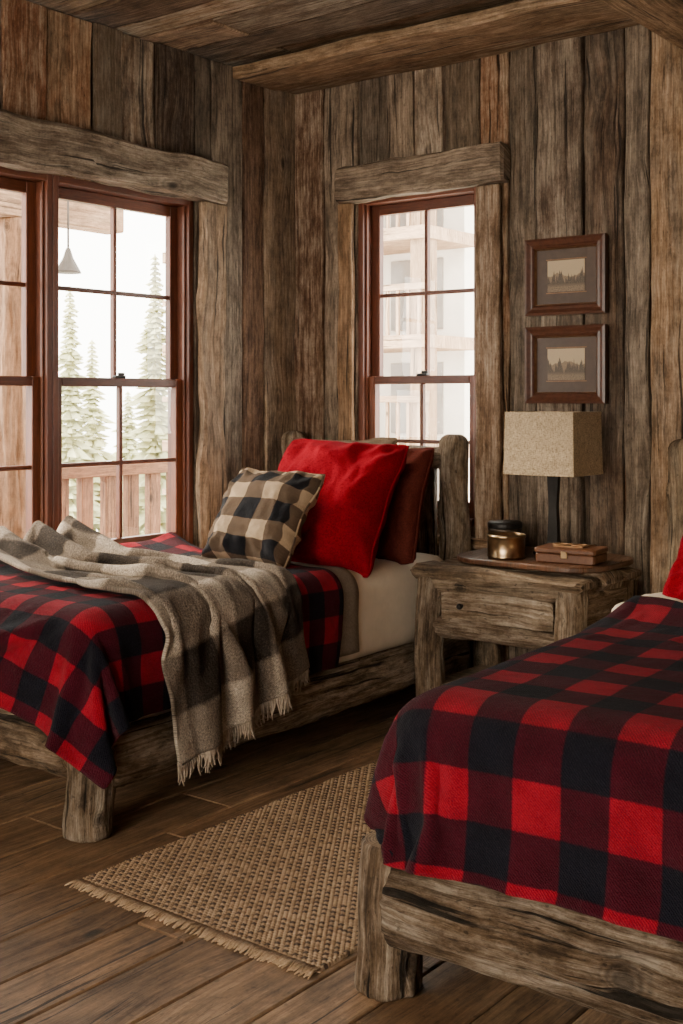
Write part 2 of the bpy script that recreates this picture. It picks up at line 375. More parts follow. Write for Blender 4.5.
def glass_mat():
    m = bpy.data.materials.new('window_glass'); m.use_nodes = True
    nt = m.node_tree; nt.nodes.clear()
    out = nd(nt, 'ShaderNodeOutputMaterial')
    t = nd(nt, 'ShaderNodeBsdfTransparent', {0: (0.97, 0.98, 0.97, 1)})
    g = nd(nt, 'ShaderNodeBsdfGlossy', {0: (1, 1, 1, 1), 1: 0.02})
    mx = nd(nt, 'ShaderNodeMixShader', {0: 0.05, 1: t.outputs[0], 2: g.outputs[0]})
    nt.links.new(mx.outputs[0], out.inputs[0]); return m
glass_m = glass_mat()

def rug_mat():
    m, nt, b = newmat('jute_weave')
    rnd = nd(nt, 'ShaderNodeAttribute', attribute_name='rnd').outputs['Fac']
    co = nd(nt, 'ShaderNodeTexCoord').outputs['Object']
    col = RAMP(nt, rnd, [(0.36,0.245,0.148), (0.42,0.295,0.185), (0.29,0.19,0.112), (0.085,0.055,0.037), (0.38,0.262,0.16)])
    n = NOISE(nt, co, 260, 3, 0.7)
    setin(nt, b, 'Base Color', MULV(nt, col, MR(nt, n, 0.3, 0.7, 0.62, 1.25)))
    b.inputs['Roughness'].default_value = 0.95
    bp = nd(nt, 'ShaderNodeBump', {'Strength': 0.6, 'Distance': 0.002, 'Height': n}); nt.links.new(bp.outputs[0], b.inputs['Normal'])
    return m
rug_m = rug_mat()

def engraving(name, seed):
    # sepia landscape engraving: pale sky, hills, tree masses, foreground strokes
    m, nt, b = newmat(name)
    g = nd(nt, 'ShaderNodeTexCoord').outputs['Generated']
    sp = nd(nt, 'ShaderNodeSeparateXYZ', {0: g}); x, z = sp.outputs[0], sp.outputs[2]
    P = VM(nt, 'ADD', g, (seed, 0, seed*0.7))
    def N1(sc, det=4, zz=0.0, ro=0.6):
        return NOISE(nt, VM(nt, 'MULTIPLY', P, (sc, 0, zz)), 1, det, ro)
    hill = M(nt, 'ADD', MR(nt, N1(2.2), 0.3, 0.7, 0.40, 0.66), 0.0)
    tree = M(nt, 'ADD', MR(nt, N1(7.0, 6, 0, 0.7), 0.35, 0.65, 0.12, 0.82), 0.0)
    hm = MR(nt, M(nt, 'SUBTRACT', hill, z), -0.01, 0.02, 0, 1)
    tm = MR(nt, M(nt, 'SUBTRACT', tree, z), -0.01, 0.03, 0, 1)
    hatch = NOISE(nt, VM(nt, 'MULTIPLY', P, (34, 1, 30)), 1, 4, 0.8)
    sky = MIX(nt, MR(nt, hatch, 0.35, 0.7, 0, 0.35), (0.42,0.315,0.19), (0.24,0.165,0.09))
    hc = MIX(nt, MR(nt, hatch, 0.35, 0.65, 0, 1), (0.27,0.185,0.105), (0.10,0.065,0.036))
    tc = MIX(nt, MR(nt, hatch, 0.40, 0.70, 0, 1), (0.022,0.014,0.009), (0.15,0.098,0.054))
    fg = MR(nt, z, 0.14, 0.26, 1, 0)
    col = MIX(nt, tm, MIX(nt, hm, sky, hc), tc)
    col = MIX(nt, M(nt, 'MULTIPLY', fg, 0.75), col, MIX(nt, MR(nt, hatch, 0.4, 0.6, 0, 1), (0.30,0.21,0.12), (0.07,0.045,0.026)))
    setin(nt, b, 'Base Color', col); b.inputs['Roughness'].default_value = 0.5
    return m
engr = [engraving('engraving_print_a', 2.3), engraving('engraving_print_b', 7.9)]

# ------------------------------------------------------------------ camera
H = 1.4
cam_d = bpy.data.cameras.new('camera'); cam = link(bpy.data.objects.new('camera', cam_d))
cam.location = (4.12, -4.87, H)
cam.rotation_euler = (math.radians(90), 0, math.radians(38))
cam_d.sensor_width = 36; cam_d.lens = 1203 / 1024 * 36; cam_d.shift_y = -112 / 1024
cam_d.clip_start = 0.05
scene.camera = cam

# ------------------------------------------------------------------ room shell
CZ = 3.06
XR, YR = 5.3, -7.2
def wallbuild(name, O, A, Nn, a0, a1, z0, z1, openings, forced=(), widths=(0.10, 0.27), mat=wall_m, ext=(0, 0)):
    O = V(O); A = V(A); Nn = V(Nn)
    mb = MB()
    cuts = sorted(set([a0-ext[0], a1+ext[1]] + [q for o in openings for q in o[:2]]))
    for s0, s1 in zip(cuts[:-1], cuts[1:]):
        mid = (s0 + s1) / 2
        zz = [(z0, z1)]
        for o in openings:
            if o[0] < mid < o[1]: zz = [(z0, o[2]), (o[3], z1)]
        for (q0, q1) in zz:
            if q1 - q0 < 0.01: continue
            board(mb, O + A*mid + Nn*(-0.09) + V((0,0,q0)), O + A*mid + Nn*(-0.09) + V((0,0,q1)), A, Nn, s1 - s0, 0.12, 0.31, 0.0001, 5, 0)
    edges = sorted(set([a0, a1] + [q for o in openings for q in o[:2]] + list(forced)))
    for s0, s1 in zip(edges[:-1], edges[1:]):
        a = s0
        while a < s1 - 1e-6:
            w = random.uniform(*widths)
            if s1 - (a + w) < 0.09: w = s1 - a
            mid = a + w/2
            zz = [(z0, z1)]
            for o in openings:
                if o[0] < mid < o[1]: zz = [(z0, o[2]), (o[3], z1)]
            for (q0, q1) in zz:
                if q1 - q0 < 0.01: continue
                t = random.uniform(0.022, 0.048)
                n = -0.03 + t/2
                board(mb, O + A*mid + Nn*n + V((0,0,q0)), O + A*mid + Nn*n + V((0,0,q1)), A, Nn, w - 0.008, t, None, 0.005, 0.06, 0.006)
            a += w
    return mb.obj(name, [mat])

LW = (-2.51, -0.75, 0.66, 2.36)
BW = (0.42, 1.14, 0.80, 2.42)
wallbuild('wall_left', (0,0,0), (0,1,0), (1,0,0), YR, 0.0, 0, CZ, [LW], ext=(0.15, 0.15))
wallbuild('wall_back', (0,0,0), (1,0,0), (0,-1,0), 0.0, XR, 0, CZ, [BW], forced=(0.20, 1.30, 1.99), widths=(0.13, 0.27), ext=(0.03, 0.15))
wallbuild('wall_right', (XR,0,0), (0,1,0), (-1,0,0), YR, 0.0, 0, CZ, [], ext=(0.15, 0.02))
RW = (1.2, 4.6, 0.7, 2.5)  # unseen opening behind the camera, added to let fill light in
wallbuild('wall_rear', (0,YR,0), (1,0,0), (0,1,0), 0.0, XR, 0, CZ, [RW], ext=(0.03, 0.03))

mb = MB(); x = -0.15
while x < XR + 0.1:
    w = random.uniform(0.17, 0.26); y = YR - 0.1
    y += -random.random()*1.5
    while y < 0.1:
        L = random.uniform(1.4, 2.6)
        ya, yb = max(y, YR-0.1), min(y+L, 0.1)
        if yb - ya > 0.02:
            board(mb, (x+w/2, ya+0.0015, -0.02), (x+w/2, yb-0.0015, -0.02), (1,0,0), (0,0,1), w-0.005, 0.04, None, 0.004, 0.5, 0.0006)
        y += L
    x += w
abox(mb, -0.15, XR+0.15, YR-0.15, 0.15, -0.1, -0.042, 0.2)
mb.obj('floor', [floor_m])

mb = MB(); y = YR - 0.1
while y < 0.1:
    w = random.uniform(0.14, 0.28)
    x = -0.15 - random.random()*2
    while x < XR + 0.15:
        L = random.uniform(2.2, 4.0)
        xa, xb = max(x, -0.15), min(x+L, XR+0.15)
        if xb - xa > 0.02:
            dz = random.uniform(-0.004, 0.022)
            board(mb, (xa+0.001, y+w/2, CZ+0.02+dz), (xb-0.001, y+w/2, CZ+0.02+dz), (0,1,0), (0,0,1), w-0.009, 0.04, None, 0.006, 0.10, 0.006)
        x += L
    y += w
abox(mb, -0.15, XR+0.15, YR-0.15, 0.15, CZ+0.07, CZ+0.16, 0.2)
mb.obj('ceiling', [ceil_m])

mb = MB()
board(mb, (0.01,-0.33,3.03), (XR-0.03,-0.33,3.03), (0,1,0), (0,0,1), 0.33, 0.06, 0.3, 0.008, 0.10, 0.008)
board(mb, (0.01,-0.085,3.035), (XR-0.03,-0.085,3.035), (0,1,0), (0,0,1), 0.155, 0.05, 0.7, 0.006, 0.15, 0.005)
mb.obj('trim_1', [beam_m])
mb = MB()
abox(mb, 2.16, 2.50, YR+0.02, -0.03, 2.85, CZ-0.002, 0.55, 0.012, 0, 0.010, 0.12)
mb.obj('ceiling_beam', [beam_m])

# casings and headers
mb = MB()
board(mb, (0.045,-2.85,2.455), (0.045,-0.59,2.455), (0,0,1), (1,0,0), 0.20, 0.085, 0.42, 0.012, 0.05, 0.011)
mb.obj('trim_2', [header_m])
mb = MB()
board(mb, (0.33,-0.045,2.49), (1.315,-0.045,2.49), (0,0,1), (0,1,0), 0.18, 0.085, 0.13, 0.012, 0.05, 0.012)
mb.obj('trim_3', [header_m])
mb = MB()
board(mb, (0.036,-0.663,0.02), (0.036,-0.663,2.36), (0,1,0), (1,0,0), 0.165, 0.05, 0.62, 0.014, 0.05, 0.016)
board(mb, (0.036,-2.62,0.02), (0.036,-2.62,2.36), (0,1,0), (1,0,0), 0.20, 0.04, 0.22, 0.012, 0.08, 0.008)
board(mb, (0.032,-2.50,0.63), (0.032,-0.75,0.63), (0,0,1), (1,0,0), 0.055, 0.05, 0.82, 0.006, 0.2, 0.002)
mb.obj('trim_4', [casing_m])
mb = MB()
board(mb, (0.370,-0.034,0.75), (0.370,-0.034,2.40), (1,0,0), (0,1,0), 0.092, 0.030, 0.24, 0.006, 0.06, 0.005)
board(mb, (1.210,-0.034,0.75), (1.210,-0.034,2.40), (1,0,0), (0,1,0), 0.132, 0.030, 0.08, 0.006, 0.06, 0.005)
board(mb, (0.31,-0.03,0.73), (1.29,-0.03,0.73), (0,0,1), (0,1,0), 0.05, 0.06, 0.5, 0.006, 0.2, 0.002)
mb.obj('trim_5', [casing_m])

def window(name, O, A, Nn, a0, a1, z0, z1, zm, jw=0.03):
    O = V(O); A = V(A); Nn = V(Nn); r = root(name)
    def part(nm, boxes, mat, ch=0.003):
        mb = MB()
        for (b0, b1, c0, c1, n0, n1) in boxes:
            la, lz = b1-b0, c1-c0
            ca, cz, cn = (b0+b1)/2, (c0+c1)/2, (n0+n1)/2
            if lz >= la: board(mb, O+A*ca+Nn*cn+V((0,0,c0)), O+A*ca+Nn*cn+V((0,0,c1)), A, Nn, la, abs(n1-n0), None, ch, 5, 0)
            else: board(mb, O+A*b0+Nn*cn+V((0,0,cz)), O+A*b1+Nn*cn+V((0,0,cz)), V((0,0,1)), Nn, lz, abs(n1-n0), None, ch, 5, 0)
        return mb.obj(nm, [mat], r)
    part('jamb', [(a0, a0+jw, z0, z1, -0.149, 0.0), (a1-jw, a1, z0, z1, -0.149, 0.0), (a0+jw, a1-jw, z1-jw, z1, -0.149, 0.0), (a0+jw, a1-jw, z0, z0+0.035, -0.149, 0.012),
                  (a0+jw, a0+jw+0.012, z0+0.035, z1-jw, -0.035, -0.02), (a1-jw-0.012, a1-jw, z0+0.035, z1-jw, -0.035, -0.02)], win_m)
    s0, s1 = a0+jw, a1-jw
    def sash(nm, q0, q1, n0, n1, br, tr):
        st = 0.048; mu = 0.019; mid = (s0+s1)/2; zc = (q0+br+q1-tr)/2; nn = (n0+n1)/2
        part(nm, [(s0, s0+st, q0, q1, n0, n1), (s1-st, s1, q0, q1, n0, n1), (s0+st, s1-st, q0, q0+br, n0, n1), (s0+st, s1-st, q1-tr, q1, n0, n1),
                  (mid-mu/2, mid+mu/2, q0+br, q1-tr, n0+0.004, n1-0.004), (s0+st, s1-st, zc-mu/2, zc+mu/2, n0+0.006, n1-0.006)], win_m)
        g = MB(); ps = [O+A*(s0+st-0.005)+Nn*nn+V((0,0,q0+br-0.005)), O+A*(s1-st+0.005)+Nn*nn+V((0,0,q0+br-0.005)), O+A*(s1-st+0.005)+Nn*nn+V((0,0,q1-tr+0.005)), O+A*(s0+st-0.005)+Nn*nn+V((0,0,q1-tr+0.005))]
        g.v = [tuple(p) for p in ps]; g.face((0,1,2,3), [(0,0),(1,0),(1,1),(0,1)])
        g.obj(nm+'_glass', [glass_m], r, False)
    sash('upper_sash', zm-0.02, z1-jw, -0.115, -0.078, 0.04, 0.05)
    sash('lower_sash', z0+0.035, zm+0.02, -0.074, -0.038, 0.075, 0.04)
    mid = (s0+s1)/2
    part('sash_lock', [(mid-0.03, mid+0.03, zm+0.02, zm+0.032, -0.07, -0.042), (mid-0.008, mid+0.03, zm+0.032, zm+0.045, -0.062, -0.05)], black_m)
    return r
window('window_1', (0,0,0), (0,1,0), (1,0,0), -1.589, -0.752, 0.66, 2.36, 1.48)
window('window_2', (0,0,0), (0,1,0), (1,0,0), -2.508, -1.591, 0.66, 2.36, 1.48)
window('window_3', (0,0,0), (1,0,0), (0,-1,0), 0.422, 1.138, 0.80, 2.42, 1.50)
window('fill_window_4', (0,YR,0), (1,0,0), (0,1,0), 1.202, 2.9, 0.70, 2.5, 1.6)  # unseen rear windows, added to go with the fill light
window('fill_window_5', (0,YR,0), (1,0,0), (0,1,0), 2.902, 4.598, 0.70, 2.5, 1.6)

# ------------------------------------------------------------------ cloth helper
def rounded_box(x0, x1, y0, y1, z0, z1, r, step=0.05, amp=0.004):
    bm = bmesh.new()
    nx, ny, nz = [max(2, int(d/step)) for d in (x1-x0, y1-y0, z1-z0)]
    vid = {}
    def P(i, j, k):
        key = (i, j, k)
        if key in vid: return vid[key]
        p = V((x0+(x1-x0)*i/nx, y0+(y1-y0)*j/ny, z0+(z1-z0)*k/nz))
        c = V((min(max(p.x, x0+r), x1-r), min(max(p.y, y0+r), y1-r), min(max(p.z, z0+r), z1-r)))
        d = p - c
        if d.length > 1e-6: d = d.normalized() * r
        q = c + d
        q += d.normalized() * amp * (noise.noise(q * 5) * 1.5 + noise.noise(V((q.x*14, q.y*14, q.z*5))) * 0.8) if d.length > 0 else V((0,0,0))
        vid[key] = bm.verts.new(q); return vid[key]
    for j in range(ny):
        for i in range(nx):
            for k in (0, nz):
                bm.faces.new([P(i,j,k), P(i+1,j,k), P(i+1,j+1,k), P(i,j+1,k)])
    for k in range(nz):
        for i in range(nx):
            for j in (0, ny): bm.faces.new([P(i,j,k), P(i+1,j,k), P(i+1,j,k+1), P(i,j,k+1)])
        for j in range(ny):
            for i in (0, nx): bm.faces.new([P(i,j,k), P(i,j+1,k), P(i,j+1,k+1), P(i,j,k+1)])
    bmesh.ops.recalc_face_normals(bm, faces=bm.faces)
    for f in bm.faces: f.smooth = True
    return bm
def bm_obj(bm, name, mat, parent=None):
    me = bpy.data.meshes.new(name); bm.to_mesh(me); bm.free()
    if mat: me.materials.append(mat)
    return link(bpy.data.objects.new(name, me), parent)

def proxy_cyl(p0, p1, r):
    mb = MB(); cyl(mb, p0, p1, [r, r], [0, 1], 16); return mb.obj('proxy', [])

def drape(name, nx, ny, pos, uvf, pins, frames, cols, mat, bend=2.0, mass=0.35, dist=0.008):
    me = bpy.data.meshes.new(name)
    vs = [pos(i/(nx-1), j/(ny-1)) for j in range(ny) for i in range(nx)]
    fs = [(j*nx+i, j*nx+i+1, (j+1)*nx+i+1, (j+1)*nx+i) for j in range(ny-1) for i in range(nx-1)]
    me.from_pydata(vs, [], fs)
    uvl = me.uv_layers.new(name='UVMap')
    for p in me.polygons:
        for li, vi in zip(p.loop_indices, p.vertices):
            uvl.data[li].uv = uvf((vi % nx)/(nx-1), (vi // nx)/(ny-1))
    ob = link(bpy.data.objects.new(name+'_sim', me))
    vg = ob.vertex_groups.new(name='pin')
    idx = [j*nx+i for j in range(ny) for i in range(nx) if pins(i/(nx-1), j/(ny-1))]
    if idx: vg.add(idx, 1.0, 'REPLACE')
    cm = []
    for c in cols:
        mo = c.modifiers.new('col', 'COLLISION'); cm.append((c, mo))
        c.collision.thickness_outer = 0.012; c.collision.cloth_friction = 25; c.collision.damping = 0.3
    mod = ob.modifiers.new('cloth', 'CLOTH')
    st = mod.settings; st.quality = 7; st.mass = mass
    st.tension_stiffness = 25; st.compression_stiffness = 25; st.shear_stiffness = 10; st.bending_stiffness = bend
    st.tension_damping = 10; st.compression_damping = 10; st.air_damping = 2.5
    if idx: st.vertex_group_mass = 'pin'
    mod.collision_settings.distance_min = dist
    mod.collision_settings.collision_quality = 3
    mod.collision_settings.use_self_collision = False
    mod.point_cache.frame_start = 1; mod.point_cache.frame_end = frames + 1
    scene.frame_start = 1; scene.frame_end = frames + 1
    for f in range(1, frames+1): scene.frame_set(f)
    dg = bpy.context.evaluated_depsgraph_get()
    me2 = bpy.data.meshes.new_from_object(ob.evaluated_get(dg)); me2.name = name
    for p in me2.polygons: p.use_smooth = True
    me2.materials.clear(); me2.materials.append(mat)
    o2 = link(bpy.data.objects.new(name, me2))
    bpy.data.objects.remove(ob)
    for c, mo in cm: c.modifiers.remove(mo)
    scene.frame_set(1)
    return o2
def finish_cloth(o, thick=0.008, sub=1):
    if sub:
        s = o.modifiers.new('sub', 'SUBSURF'); s.levels = sub; s.render_levels = sub
    s = o.modifiers.new('sol', 'SOLIDIFY'); s.thickness = thick; s.offset = 1

# ------------------------------------------------------------------ beds
def bed(name, xl, xr, yf, yh, fr, fz, sr, sz, pr, ph, hx, mx, my, mz, seeds, xk=()):
    r = root(name)
    mb = MB(); 
    log(mb, (xr, yf, 0), (xr, yf, ph), pr*1.05, pr*0.92, seeds[0]); mb.obj('foot_post_right', [log_m, logend_m], r)
    mb = MB(); log(mb, (xl, yf, 0), (xl, yf, ph), pr*1.05, pr*0.92, seeds[1]); mb.obj('foot_post_left', [log_m, logend_m], r)
    mb = MB(); log(mb, (xl+pr*0.5, yf, fz), (xr-pr*0.5, yf, fz), fr, fr*0.97, seeds[2], bend=0.006, xk=xk); mb.obj('foot_rail', [log_m, logend_m], r)
    for nm, xx in (('side_rail_left', xl), ('side_rail_right', xr)):
        mb = MB(); log(mb, (xx, yf+pr*0.5, sz), (xx, yh-0.02, sz+0.01), sr, sr*0.95, seeds[3], bend=0.006); mb.obj(nm, [log_m, logend_m], r)
    for nm, xx in (('head_post_left', hx[0]), ('head_post_right', hx[1])):
        mb = MB(); log(mb, (xx, yh, 0), (xx, yh, 1.24), pr*1.02, pr*0.88, seeds[4], round_top=True); mb.obj(nm, [log_m, logend_m], r)
    mb = MB(); log(mb, (hx[0], yh, 1.13), (hx[1], yh, 1.13), 0.055, 0.05, seeds[5]); log(mb, (hx[0], yh, 0.62), (hx[1], yh, 0.62), 0.055, 0.05, seeds[2])
    n = 6
    for i in range(n):
        a = hx[0]+0.1+(hx[1]-hx[0]-0.2)*(i+0.5)/n; w = (hx[1]-hx[0]-0.2)/n
        board(mb, (a, yh, 0.63), (a, yh, 1.12), (1,0,0), (0,1,0), w-0.006, 0.03)
    mb.obj('headboard', [log_m, logend_m], r)
    mb = MB()
    for i in range(8):
        yy = yf+0.2+(yh-yf-0.3)*i/7
        abox(mb, xl+0.02, xr-0.02, yy-0.04, yy+0.04, mz[0]-0.022, mz[0], None)
    mb.obj('slats', [ns_m], r)
    bm = rounded_box(mx[0], mx[1], my[0], my[1], mz[0], mz[1], 0.085, 0.03)
    mt = bm_obj(bm, 'mattress', sheet_m, r)
    return r, mt

FX = 2.445
bed1, mat1 = bed('log_bed', 0.16, 1.10, -2.32, -0.13, 0.10, 0.275, 0.098, 0.235, 0.075, 0.405, (0.11, 1.085), (0.12, 1.15), (-2.37, -0.22), (0.32, 0.70), (0.21, 0.63, 0.37, 0.81, 0.15, 0.5))
bed2, mat2 = bed('log_bed.001', FX, 3.50, -2.54, -0.13, 0.112, 0.225, 0.098, 0.235, 0.078, 0.355, (2.31, 3.55), (2.485, 3.56), (-2.57, -0.22), (0.36, 0.69), (0.11, 0.43, 0.77, 0.3, 0.9, 0.6), xk=((-0.15, 0.60, 0.16, 0.04),))

def wav(u, v, amp, k, sd):
    return amp * (noise.noise(V((u*k+sd, v*k, sd))) + 0.5*noise.noise(V((u*k*2.3+sd, v*k*2.3, sd+4))))
bx0, bx1, by0, by1 = 0.13, 1.15+0.33, -2.37-0.33, -1.02
def pos1(u, v):
    x = bx0+(bx1-bx0)*u; y = by0+(by1-by0)*v
    y += 0.02*math.sin(u*9)*(v**6) - 0.09*u*(v**3)
    return (x, y, 0.725 + wav(x, y, 0.036, 4.0, 3.1) + 0.033)
prox = [proxy_cyl((1.10,-2.32,0), (1.10,-2.32,0.39), 0.08), proxy_cyl((1.10,-2.3,0.235), (1.10,-0.2,0.235), 0.105), proxy_cyl((0.16,-2.32,0.275), (1.05,-2.32,0.275), 0.105)]
blanket1 = drape('plaid_blanket', 62, 76, pos1, lambda u, v: (u*(bx1-bx0), v*(by1-by0)),
                 lambda u, v: u < 0.001, 50, [mat1]+prox, red_plaid, bend=0.9)
# throw
tx0, ty0, ty1 = 0.10, -2.07, -1.46
def pos2(u, v):
    x = tx0+(1.60-0.18*v)*u; y = ty0+(ty1-ty0)*v + 0.15*(u-0.35) + 0.03*math.sin(x*5+v*3)
    y += -0.05*(1-u)*(1-v)
    z = 0.86 + 0.045*math.sin(v*2*math.pi*3.6 + 1.8*math.sin(x*3)) + wav(x, y, 0.03, 3.5, 8.8)
    return (x, y, z)
TNX, TNY = 80, 60
throw = drape('wool_throw', TNX, TNY, pos2, lambda u, v: (u*1.62, v*1.05),
              lambda u, v: u < 0.001, 44, [mat1, blanket1]+prox, throw_m, bend=6.0, dist=0.015)
for p in prox: bpy.data.objects.remove(p)
prox = [proxy_cyl((FX,-2.54,0), (FX,-2.54,0.35), 0.08), proxy_cyl((2.45,-2.54,0.225), (3.5,-2.54,0.225), 0.12), proxy_cyl((FX,-2.5,0.235), (FX,-0.2,0.235), 0.10)]
cx0, cx1, cy0, cy1 = 2.485-0.25, 3.56+0.25, -2.57-0.35, -1.30
def pos3(u, v):
    x = cx0+(cx1-cx0)*u; y = cy0+(cy1-cy0)*v
    R = 0.32
    for (ccx, sgn) in ((cx0+R, -1), (cx1-R, 1)):
        dx = (x-ccx)*sgn; dy = (cy0+R)-y
        if dx > 0 and dy > 0:
            m_ = max(dx, dy); l_ = math.hypot(dx, dy)
            k = m_/l_; k = 0.15 + 0.85*k
            x = ccx+sgn*dx*k; y = cy0+R-dy*k
    return (x, y, 0.72 + wav(x, y, 0.046, 3.4, 5.7) + 0.038)
def uv3(u, v):
    p = pos3(u, v); return (p[0]-cx0, p[1]-cy0)
blanket2 = drape('plaid_blanket.001', 88, 74, pos3, uv3,
                 lambda u, v: v > 0.999 and 0.2 < u < 0.8, 50, [mat2]+prox, red_plaid2, bend=0.9)
for p in prox: bpy.data.objects.remove(p)

me = throw.data
nx, ny = TNX, TNY
mb = MB()
for j in range(ny):
    for q in range(2):
        f = q/2
        a = V(me.vertices[j*nx+nx-1].co)
        b = V(me.vertices[min(ny-1, j+1)*nx+nx-1].co)
        p = a.lerp(b, f); ia = V(me.vertices[j*nx+nx-3].co)
        d = (a - ia).normalized() if (a-ia).length > 0 else V((0,0,-1))
        L = min(random.uniform(0.045, 0.075), max(0.03, p.z-0.02))
        d2 = (V((random.uniform(-.3,.3), random.uniform(-.3,.3), -1))).normalized()
        p = p + V((0.006, -0.002, 0))
        pts = [p - d*0.01, p + d*L*0.25, p + d*L*0.25 + d2*L*0.4, p + d*L*0.25 + d2*L*0.75 + V((random.uniform(-.006,.006), random.uniform(-.006,.006), 0))]
        tube(mb, pts, [0.0045, 0.0048, 0.0042, 0.002], 5)
fr = mb.obj('fringe', [fringe_m], throw)
finish_cloth(blanket1, 0.008); finish_cloth(throw, 0.014); finish_cloth(blanket2, 0.012)

def band(name, x0, x1, y0, y1, ztop, zbot, r, offs, mat, parent):
    prof = []
    xs = x0+0.05
    while xs < x1-r: prof.append((xs, ztop+offs)); xs += 0.05
    for k in range(9):
        a = math.pi/2*(1-k/8); prof.append((x1-r+(r+offs)*math.cos(a), ztop-r+(r+offs)*math.sin(a)))
    z = ztop-r-0.03
    while z > zbot: prof.append((x1+offs, z)); z -= 0.03
    n = 8; bm = bmesh.new(); uv = bm.loops.layers.uv.new('UVMap'); g = []
    for i, (x, z) in enumerate(prof):
        row = []
        for j in range(n):
            y = y0+(y1-y0)*j/(n-1)+0.012*noise.noise(V((x*4, z*4, 3)))
            w = 0.004*noise.noise(V((x*9, y*25, z*9)))
            row.append(bm.verts.new((x+(w if i > len(prof)-10 else 0), y, z+w)))
        g.append(row)
    for i in range(len(prof)-1):
        for j in range(n-1):
            f = bm.faces.new([g[i][j], g[i][j+1], g[i+1][j+1], g[i+1][j]]); f.smooth = True
    bmesh.ops.recalc_face_normals(bm, faces=bm.faces)
    o = bm_obj(bm, name, mat, parent); s = o.modifiers.new('s', 'SOLIDIFY'); s.thickness = 0.012; s.offset = 0
    return o
band('folded_blanket', 0.12, 1.15, -1.22, -0.97, 0.70, 0.36, 0.085, 0.008, grey_m, bed1)
bm_obj(rounded_box(2.49, 3.57, -1.345, -0.95, 0.655, 0.752, 0.047, 0.02, 0.012), 'turned_down_sheet', sheet_m, bed2)

# pillows
def pillow(name, size, T, center, lean, yaw, roll, mat, seed, wr=0.02, hsz=None, curve=0.0):
    n = 48; hs = size/2; hy = (hsz or size)/2
    bm = bmesh.new(); uvl = bm.loops.layers.uv.new('UVMap'); idx = {}
    def outl(a, b):
        a2 = math.copysign(abs(a)**0.9, a); b2 = math.copysign(abs(b)**0.9, b)
        cr = 1 - 0.05*(abs(a*b))**6
        x = a2*hs*(1-0.085*(1-b*b)*abs(a)**1.5)*cr; y = b2*hy*(1-0.085*(1-a*a)*abs(b)**1.5)*cr
        x += 0.012*noise.noise(V((b*2.5, seed, a))); y += 0.012*noise.noise(V((a*2.5, seed+9, b)))
        z = -curve*(a*a*0.6 + max(0, b)**2*0.8) + 0.012*noise.noise(V((a*1.5, b*1.5, seed+3)))
        return x, y, z
    def P(i, j, s):
        edge = i in (0, n) or j in (0, n)
        key = (i, j, 0 if edge else s)
        if key in idx: return idx[key]
        a = -1+2*i/n; b = -1+2*j/n
        x, y, z = outl(a, b)
        t = 0
        if not edge:
            t = T*((1-a**2)*(1-b**2))**0.40*(1-0.18*b)
            ed = min(1, (1-a*a)*5)*min(1, (1-b*b)*5)
            t += wr*1.3*noise.noise(V((a*1.7+seed, b*1.7, s*3)))*ed
            t += wr*1.1*(0.35-abs(noise.noise(V((a*2.4+b*1.1+seed, b*1.6-a, s*9+5)))))*ed
            t += wr*0.5*(0.3-abs(noise.noise(V((a*5+seed, b*4+a*2, s*9+5)))))*ed
            d = max(abs(a), abs(b))
            t += wr*0.55*math.sin(math.atan2(b, a)*17+seed+3*noise.noise(V((a*2, b*2, seed))))*max(0, d-0.55)*2*min(1, (1-d)*7)
        idx[key] = bm.verts.new((x, y, z+s*t)); return idx[key]
    for s in (1, -1):
        for i in range(n):
            for j in range(n):
                q = [(i,j),(i+1,j),(i+1,j+1),(i,j+1)]
                vs = [P(*k, s) for k in q]
                f = bm.faces.new(vs if s == 1 else vs[::-1]); f.smooth = True
                for l in f.loops:
                    for k in q:
                        if P(*k, s) is l.vert: l[uvl].uv = (k[0]/n*size, k[1]/n*(hsz or size))
    o = bm_obj(bm, name, mat)
    mb = MB(); pts = []
    for k in range(4*n):
        s_, r_ = divmod(k, n)
        ij = [(r_, 0), (n, r_), (n-r_, n), (0, n-r_)][s_]
        x, y, z = outl(-1+2*ij[0]/n, -1+2*ij[1]/n)
        pts.append((x*1.004, y*1.004, z))
    pts.append(pts[0]); tube(mb, pts, 0.0048, 6)
    mb.obj('piping', [mat], o)
    Mx = Matrix.Translation(V(center)) @ Matrix.Rotation(math.radians(yaw), 4, 'Z') @ Matrix.Rotation(math.radians(90-lean), 4, 'X') @ Matrix.Rotation(math.radians(roll), 4, 'Z')
    o.matrix_world = Mx
    return o
pillow('checked_throw_pillow', 0.465, 0.085, (0.75,-1.11,0.92), 34, 3, -1, pil_plaid, 1.3, curve=0.02, wr=0.026)
pillow('red_throw_pillow', 0.64, 0.13, (0.84,-0.78,0.955), 28, 4, -1.5, redp_m, 4.4, wr=0.036, curve=0.03)
pillow('maroon_pillow', 0.60, 0.09, (0.885,-0.52,0.94), 19, 0, 0, maroon_m, 7.9, hsz=0.54)
pillow('taupe_pillow', 0.66, 0.08, (0.54,-0.33,0.95), 13, 0, 1, taupe_m, 2.9, hsz=0.56)
redp2 = pillow('red_throw_pillow.001', 0.62, 0.10, (2.84,-0.86,0.885), 56, 2, 4, redp_m, 5.4)
crm2 = pillow('cream_pillow', 0.66, 0.08, (2.90,-0.36,0.94), 18, 0, 0, sheet_m, 3.9, hsz=0.5)

piv = V((FX, -2.54, 0))
R2 = Matrix.Translation(piv) @ Matrix.Rotation(math.radians(2.5), 4, 'Z') @ Matrix.Translation(-piv)
bed2.matrix_world = R2
for o in (blanket2, redp2, crm2):
    o.matrix_world = R2 @ o.matrix_basis if o is not blanket2 else R2

